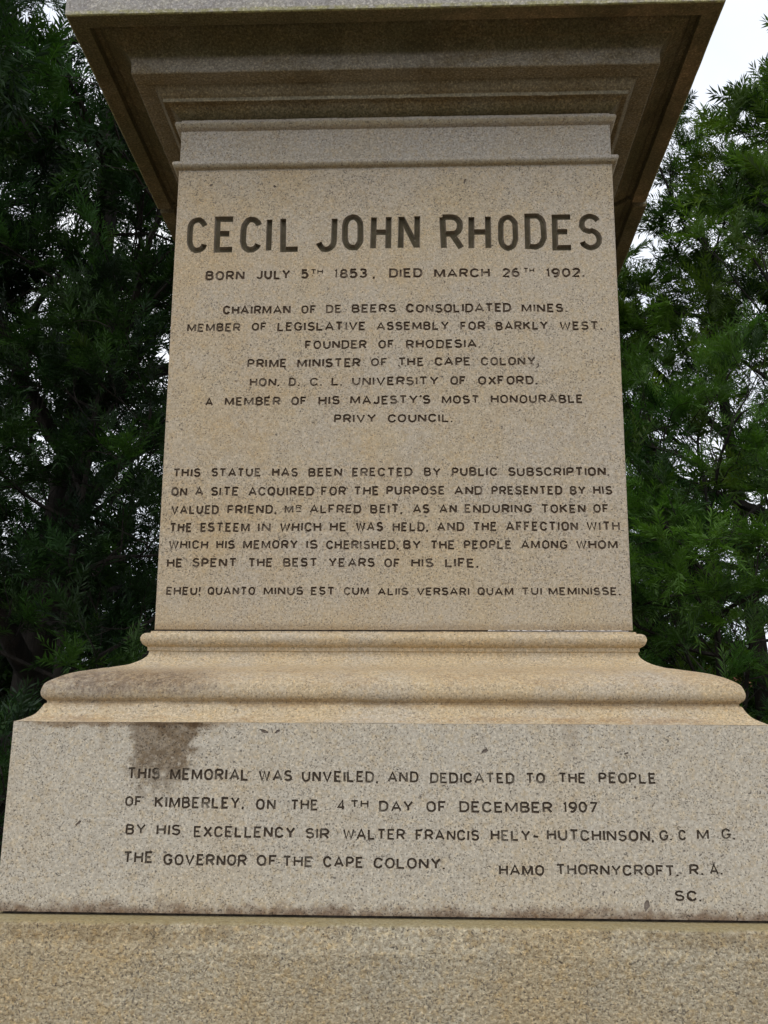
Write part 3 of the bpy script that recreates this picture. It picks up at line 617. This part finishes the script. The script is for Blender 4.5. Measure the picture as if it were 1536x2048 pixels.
# ------------------------------------------------------------------ trees
def leaf_mat(name, dark, light, trans=0.3):
    b = NB(name)
    at = b.n("Attribute"); at.attribute_name = "tint"
    c = b.mix(at.outputs['Fac'], dark, light)
    c = b.mix(b.mul(b.step(b.noise(2.2, 3, .6), .60, .72), .55), c, b.mix(1.0, c, (1.7, 1.0, .75), 'MULTIPLY'))
    c = b.mix(b.step(b.noise(.7, 3, .6, (3, 3, 3)), .42, .6), c, b.mix(1.0, c, (.8, .95, 1.3), 'MULTIPLY'))
    d = b.n("BsdfPrincipled"); b.put(c, d.inputs['Base Color']); d.inputs['Roughness'].default_value = .5; d.inputs['Specular IOR Level'].default_value = .25
    t = b.n("BsdfTranslucent"); b.put(b.mix(1.0, c, (1.2, 1.5, .6), 'MULTIPLY'), t.inputs['Color'])
    m = b.n("MixShader"); m.inputs[0].default_value = trans; b.l(d.outputs[0], m.inputs[1]); b.l(t.outputs[0], m.inputs[2]); b.l(m.outputs[0], b.out.inputs['Surface'])
    return b.m
def bark_mat(name, a, c_):
    b = NB(name); n = b.noise(9, 5, .65, (0, 0, 0), (1, 1, .25)); n2 = b.noise(40, 3, .6, (0, 0, 0), (1, 1, .3))
    b.principled(b.mix(b.step(n, .35, .65), a, c_), .95, b.bump(b.add(n, b.mul(n2, .4)), .03)); return b.m
M_bark = bark_mat("bark", (.012, .010, .008), (.034, .028, .022))

def sprig(rs, length, nleaf, ll, lw):
    """one feathery shoot along +x: thin stem with narrow pointed leaves, in local units"""
    T = []
    for i in range(nleaf):
        t = (i + .5) / nleaf; s = 1 if i % 2 else -1
        base = np.array([length * t, 0, -.10 * length * t * t])
        az = s * rs.uniform(.45, 1.0); el = rs.uniform(-.25, .75)
        if i >= nleaf - 2: az *= .3
        d = np.array([math.cos(az) * math.cos(el), math.sin(az) * math.cos(el), math.sin(el)])
        sd_ = np.cross(d, [0, 0, 1.0]); sd_ /= np.linalg.norm(sd_) + 1e-9
        sd_ = sd_ * math.cos(rs.uniform(-.9, .9)) + np.cross(sd_, d) * math.sin(rs.uniform(-.9, .9))
        l_ = ll * rs.uniform(.7, 1.15) * (1 - .35 * abs(t - .5)); dr = np.array([0, 0, -.16 * l_])
        T.append([base, base + d * l_ * .45 + sd_ * lw * .5, base + d * l_ + dr, base + d * l_ * .45 - sd_ * lw * .5])
    st = length * .006 + .0015
    T.append([np.array([0, st, 0]), np.array([0, -st, 0]), np.array([length, -st * .3, -.10 * length]), np.array([length, st * .3, -.10 * length])])
    return np.array(T)                          # (n, 4, 3)

def tubes(paths, nside=7):
    V, F = [], []
    for pts, rad in paths:
        pts = [Vector(p) for p in pts]; b0 = len(V); up = Vector((.3, .2, 1)).normalized()
        for i, p in enumerate(pts):
            d = (pts[min(i + 1, len(pts) - 1)] - pts[max(i - 1, 0)]).normalized()
            a = d.cross(Vector((1, .1, 0)) if abs(d.z) > .8 else up).normalized(); c = d.cross(a)
            for k in range(nside):
                t = 2 * math.pi * k / nside; V.append(p + (a * math.cos(t) + c * math.sin(t)) * rad[i])
        for i in range(len(pts) - 1):
            for k in range(nside):
                k2 = (k + 1) % nside; F.append((b0 + i * nside + k, b0 + i * nside + k2, b0 + (i + 1) * nside + k2, b0 + (i + 1) * nside + k))
        F.append(tuple(b0 + (len(pts) - 1) * nside + k for k in range(nside)))
    return V, F

def grow(rs, p, d, length, r0, r1, n, wander, lift):
    pts, rad = [Vector(p)], [r0]; d = Vector(d).normalized()
    for i in range(n):
        d = (d + Vector((rs.gauss(0, wander), rs.gauss(0, wander), rs.gauss(0, wander) + lift))).normalized()
        pts.append(pts[-1] + d * length / n); rad.append(r0 + (r1 - r0) * (i + 1) / n)
    return pts, rad

def at_path(pts, t):
    f = t * (len(pts) - 1); i = min(int(f), len(pts) - 2); return pts[i].lerp(pts[i + 1], f - i), (pts[i + 1] - pts[i]).normalized()

def tree(name, label, loc, h, tr, spread, seed, leaf, nl=20, nsec=7, ntw=5, nsp=6, low=.18, lean=(0, 0), ll=.075, lw=.008, sl=.24, extra=(), tipbright=.12, cone=.55, droop=-.02, group="trees behind the pedestal", cat="tree", nleaf=15, tuft=0.0):
    """trunk with limbs, side branches and twigs; feathery shoots along every twig"""
    rs = random.Random(seed); root = empty(name, loc); tag(root, label, cat, group)
    paths = []; twigs = []
    tp, trd = grow(rs, (0, 0, -.1), (lean[0], lean[1], 1), h, tr, tr * .12, 14, .022, .05)
    trd[0] *= 1.5; trd[1] *= 1.12
    paths.append((tp, trd))
    limbs = []
    for i in range(nl):
        t = low + (0.97 - low) * (i + rs.random()) / nl
        p, d = at_path(tp, t); az = i * 2.4 + rs.uniform(-.5, .5)
        L = spread * (1 - cone * ((t - low) / (1 - low)) ** 1.3) * rs.uniform(.7, 1.1)
        el = rs.uniform(.0, .55) + .35 * t
        r = max(.018, tr * (1 - .8 * t) * rs.uniform(.35, .6))
        limbs.append(grow(rs, p, (math.cos(az) * math.cos(el), math.sin(az) * math.cos(el), math.sin(el)), L, r, .010, 8, .16, .03))
    for (t, az, el, L, r) in extra:
        p, d = at_path(tp, t); limbs.append(grow(rs, p, (math.cos(az) * math.cos(el), math.sin(az) * math.cos(el), math.sin(el)), L, r, .02, 8, .10, .02))
    for lp, lr in limbs:
        paths.append((lp, lr)); L = sum((lp[k + 1] - lp[k]).length for k in range(len(lp) - 1))
        for j in range(nsec):
            t = .22 + .78 * (j + rs.random()) / nsec; p, d = at_path(lp, min(t, .99))
            v = (d + Vector((rs.gauss(0, .7), rs.gauss(0, .7), rs.gauss(.1, .5)))).normalized()
            sp_, sr = grow(rs, p, v, L * rs.uniform(.22, .42) + .25, max(.006, lr[0] * .35 * (1 - .6 * t)), .004, 5, .18, .03)
            paths.append((sp_, sr))
            for k in range(ntw):
                t2 = .2 + .8 * (k + rs.random()) / ntw; p2, d2 = at_path(sp_, min(t2, .99))
                v2 = (d2 + Vector((rs.gauss(0, .6), rs.gauss(0, .6), rs.gauss(.05, .5)))).normalized()
                twigs.append(grow(rs, p2, v2, rs.uniform(.25, .55), .005, .002, 3, .2, droop))
    V, F = tubes(paths[:1 + len(limbs)], 8); V2, F2 = tubes(paths[1 + len(limbs):], 5); V3, F3 = tubes(twigs, 3)
    o1 = len(V); o2 = o1 + len(V2)
    mesh_obj("trunk", V + V2 + V3, F + [tuple(k + o1 for k in f) for f in F2] + [tuple(k + o2 for k in f) for f in F3], M_bark, root, smooth=60)
    protos = [sprig(rs, sl * rs.uniform(.8, 1.2), nleaf, ll, lw) for _ in range(8)]
    Q, TI = [], []
    cl_t = {}
    for ti, (tpth, _) in enumerate(twigs):
        cb = rs.gauss(.30, .16) + (.45 if rs.random() < tipbright else 0)
        for s in range(nsp):
            t = rs.uniform(.1 + .75 * tuft, 1.0); p, d = at_path(tpth, min(t, .99))
            v = (d * (1 - .3 * tuft) + Vector((rs.gauss(0, .55), rs.gauss(0, .55), rs.gauss(.12, .45)))).normalized()
            ax = Vector((rs.gauss(0, .4), rs.gauss(0, .4), 1)); yv = ax.cross(v).normalized(); zv = v.cross(yv)
            Mx = np.array([[v.x, yv.x, zv.x], [v.y, yv.y, zv.y], [v.z, yv.z, zv.z]]) * rs.uniform(.75, 1.25)
            q = protos[rs.randrange(8)] @ Mx.T + np.array(p)
            Q.append(q); TI.append(np.full(len(q), max(0, min(1, cb + rs.gauss(0, .08)))))
    Q = np.concatenate(Q); TI = np.concatenate(TI); n = len(Q)
    me = bpy.data.meshes.new("crown"); me.vertices.add(n * 4); me.loops.add(n * 4); me.polygons.add(n)
    me.vertices.foreach_set('co', Q.reshape(-1).astype(np.float32)); me.loops.foreach_set('vertex_index', np.arange(n * 4, dtype=np.int32))
    me.polygons.foreach_set('loop_start', np.arange(0, n * 4, 4, dtype=np.int32)); me.polygons.foreach_set('loop_total', np.full(n, 4, dtype=np.int32))
    a = me.attributes.new("tint", 'FLOAT', 'FACE'); a.data.foreach_set('value', TI.astype(np.float32))
    me.materials.append(leaf); me.update(); me.validate()
    o = bpy.data.objects.new("crown", me); COL.objects.link(o); o.parent = root
    return root, n

def polar(az_deg, dist):                        # direction seen from the visitor's spot, metres away
    a = R(az_deg); return (CAM.x + dist * math.sin(a), CAM.y + dist * math.cos(a), 0)

L_dark = leaf_mat("leaves_dark", (.009, .018, .008), (.06, .135, .02), .2)
L_mid = leaf_mat("leaves_mid", (.014, .030, .007), (.15, .225, .028), .30)
L_fresh = leaf_mat("leaves_fresh", (.024, .052, .012), (.11, .215, .03), .32)
tot = 0
def T(*a, **k):
    global tot
    r, n = tree(*a, **k); tot += n; return r
G1 = "dark feathery trees left of the pedestal"; G2 = "greener trees right of the pedestal"
T("feathery_tree", "big dark feathery tree with a thick leaning limb, left of the pedestal", polar(-21.8, 9.0), 12.5, .21, 3.6, 3, L_dark, nl=25, nsec=8, ntw=6, nsp=10, low=.10, extra=((.30, .75, 1.05, 3.6, .10), (.42, .2, .8, 3, .08)), tipbright=.09, cone=.4, ll=.10, lw=.0145, sl=.27, group=G1, tuft=.6, nleaf=26)
T("feathery_tree", "taller dark tree standing behind the big feathery tree, half hidden by the pedestal", polar(-8.0, 13.5), 15, .24, 3.7, 8, L_dark, nl=20, nsec=7, ntw=5, nsp=8, low=.08, ll=.12, lw=.017, sl=.36, nleaf=26, tipbright=.05, cone=.4, group=G1, tuft=.6)
T("feathery_tree", "dark tree at the far left edge, its crown closing the corner of the view", polar(-29.0, 12.5), 14, .24, 4.2, 14, L_dark, nl=23, nsec=7, ntw=6, nsp=9, low=.08, ll=.12, lw=.017, sl=.34, nleaf=26, tipbright=.05, cone=.4, group=G1, tuft=.6)
T("feathery_tree", "tall open tree with sky showing through its leader, right of the pedestal", polar(19.0, 12.0), 9.2, .15, 3.7, 21, L_mid, nl=19, nsec=6, ntw=4, nsp=10, low=.12, tipbright=.38, cone=.72, ll=.105, lw=.0155, sl=.30, group=G2, tuft=.9, nleaf=30, lean=(-.06, 0), extra=((.30, 2.9, .45, 3.6, .085), (.45, 3.3, .6, 3.2, .07), (.6, 2.8, .75, 2.8, .05)))
T("feathery_tree", "open-crowned tree behind the right shoulder of the pedestal", polar(9.5, 15.0), 8.6, .18, 3.4, 33, L_mid, nl=17, nsec=5, ntw=4, nsp=11, low=.10, ll=.13, lw=.02, sl=.34, nleaf=28, tipbright=.25, cone=.6, group=G2, tuft=.9)
T("feathery_tree", "leafy tree at the far right edge with dark forking limbs", polar(24.6, 10.5), 7.7, .20, 3.4, 41, L_mid, nl=16, nsec=6, ntw=4, nsp=10, low=.12, tipbright=.38, cone=.5, ll=.10, lw=.0145, sl=.28, group=G2, tuft=1.0, nleaf=30, extra=((.32, 2.7, .5, 3.2, .09), (.45, 3.3, .3, 3.0, .07)))
T("young_tree", "slender dark young tree standing in front of the big feathery tree's trunk", polar(-20.3, 7.4), 5.6, .05, 1.5, 71, L_dark, nl=22, nsec=6, ntw=4, nsp=9, low=.1, ll=.08, lw=.010, nleaf=24, tipbright=.10, cone=.45, tuft=.5)
T("young_tree", "low young tree with fresh green shoots beside the right end of the moulding", polar(16.2, 8.2), 4.3, .06, 1.5, 55, L_fresh, nl=18, nsec=5, ntw=4, nsp=9, low=.2, ll=.08, lw=.009, nleaf=26, tipbright=.3, cone=.4, tuft=.7)

# shrubs that close the view low down on both sides
def shrub(label, loc, h, spread, seed, leaf, group):
    T("shrub", label, loc, h, .05, spread, seed, leaf, nl=16, nsec=6, ntw=4, nsp=7, low=.04, ll=.13, lw=.03, sl=.26, tipbright=.05, cone=.25, group=group, cat="shrub", nleaf=11)
G3 = "dark shrubs under the trees"
shrub("dark shrub under the trees, left of the base moulding", polar(-18.5, 10.6), 3.0, 1.5, 61, L_dark, G3)
shrub("dark shrub at the left edge of the view beside the base block", polar(-23.5, 10.2), 2.9, 1.6, 62, L_dark, G3)
shrub("broad dark shrub at the right edge of the view in front of the tiled roof", polar(20.0, 14.0), 1.9, 1.7, 63, L_dark, G3)
shrub("dark shrub between the pedestal and the tiled house", polar(13.0, 13.6), 2.3, 1.7, 64, L_dark, G3)

# ------------------------------------------------------------------ low house beyond the right-hand trees
def plain(name, a, c_, sc=12, bump=.004):
    b = NB(name); n = b.noise(sc, 4, .6); b.principled(b.mix(b.step(n, .35, .65), a, c_), .9, b.bump(n, bump)); return b.m
def tile_mat():
    b = NB("roof_tiles"); wv = b.n("TexWave"); b.l(b.co, wv.inputs[0]); wv.bands_direction = 'X'; wv.inputs['Scale'].default_value = 1.6
    n = b.noise(4, 4, .6); c = b.mix(b.step(n, .35, .65), (.30, .105, .05), (.21, .075, .045)); b.principled(c, .9, b.bump(wv.outputs['Fac'], .05)); return b.m
hp = polar(21.0, 24.0); HS = empty("house", hp); HS.rotation_euler.z = R(-18); tag(HS, "low house with a red tiled roof beyond the trees at right", "house")
def boxm(x0, x1, y0, y1, z0, z1):
    v = [(x, y, z) for z in (z0, z1) for x, y in ((x0, y0), (x1, y0), (x1, y1), (x0, y1))]
    return v, [(0, 3, 2, 1), (4, 5, 6, 7), (0, 1, 5, 4), (1, 2, 6, 5), (2, 3, 7, 6), (3, 0, 4, 7)]
M_wall = plain("plaster", (.30, .24, .18), (.24, .19, .14)); M_tile = tile_mat(); M_dark = plain("window_glass", (.03, .035, .04), (.05, .055, .06)); M_wood = plain("painted_wood", (.5, .48, .44), (.42, .4, .36))
v, f = boxm(-6, 6, 0, 6, 0, 2.85); mesh_obj("wall", v, f, M_wall, HS)
v = [(-6.5, -.6, 2.75), (6.5, -.6, 2.75), (6.5, 3, 4.0), (-6.5, 3, 4.0), (-6.5, 6.6, 2.75), (6.5, 6.6, 2.75), (-6.5, -.6, 2.63), (6.5, -.6, 2.63), (6.5, 3, 3.88), (-6.5, 3, 3.88), (-6.5, 6.6, 2.63), (6.5, 6.6, 2.63)]
f = [(0, 1, 2, 3), (3, 2, 5, 4), (7, 6, 9, 8), (8, 9, 10, 11), (0, 6, 7, 1), (4, 5, 11, 10), (0, 3, 9, 6), (3, 4, 10, 9), (1, 7, 8, 2), (2, 8, 11, 5)]
mesh_obj("roof", v, f, M_tile, HS)
for x in (-4, -1, 3.2):
    v, f = boxm(x - .7, x + .7, -.05, .02, .95, 2.15); wd = mesh_obj("window", v, f, M_wood, HS)
    v, f = boxm(x - .6, x + .6, -.065, -.052, 1.05, 2.05); mesh_obj("pane", v, f, M_dark, wd)
v, f = boxm(.8, 1.75, -.05, .02, 0, 2.1); mesh_obj("door", v, f, M_wood, HS)
print("leaf quads", tot)
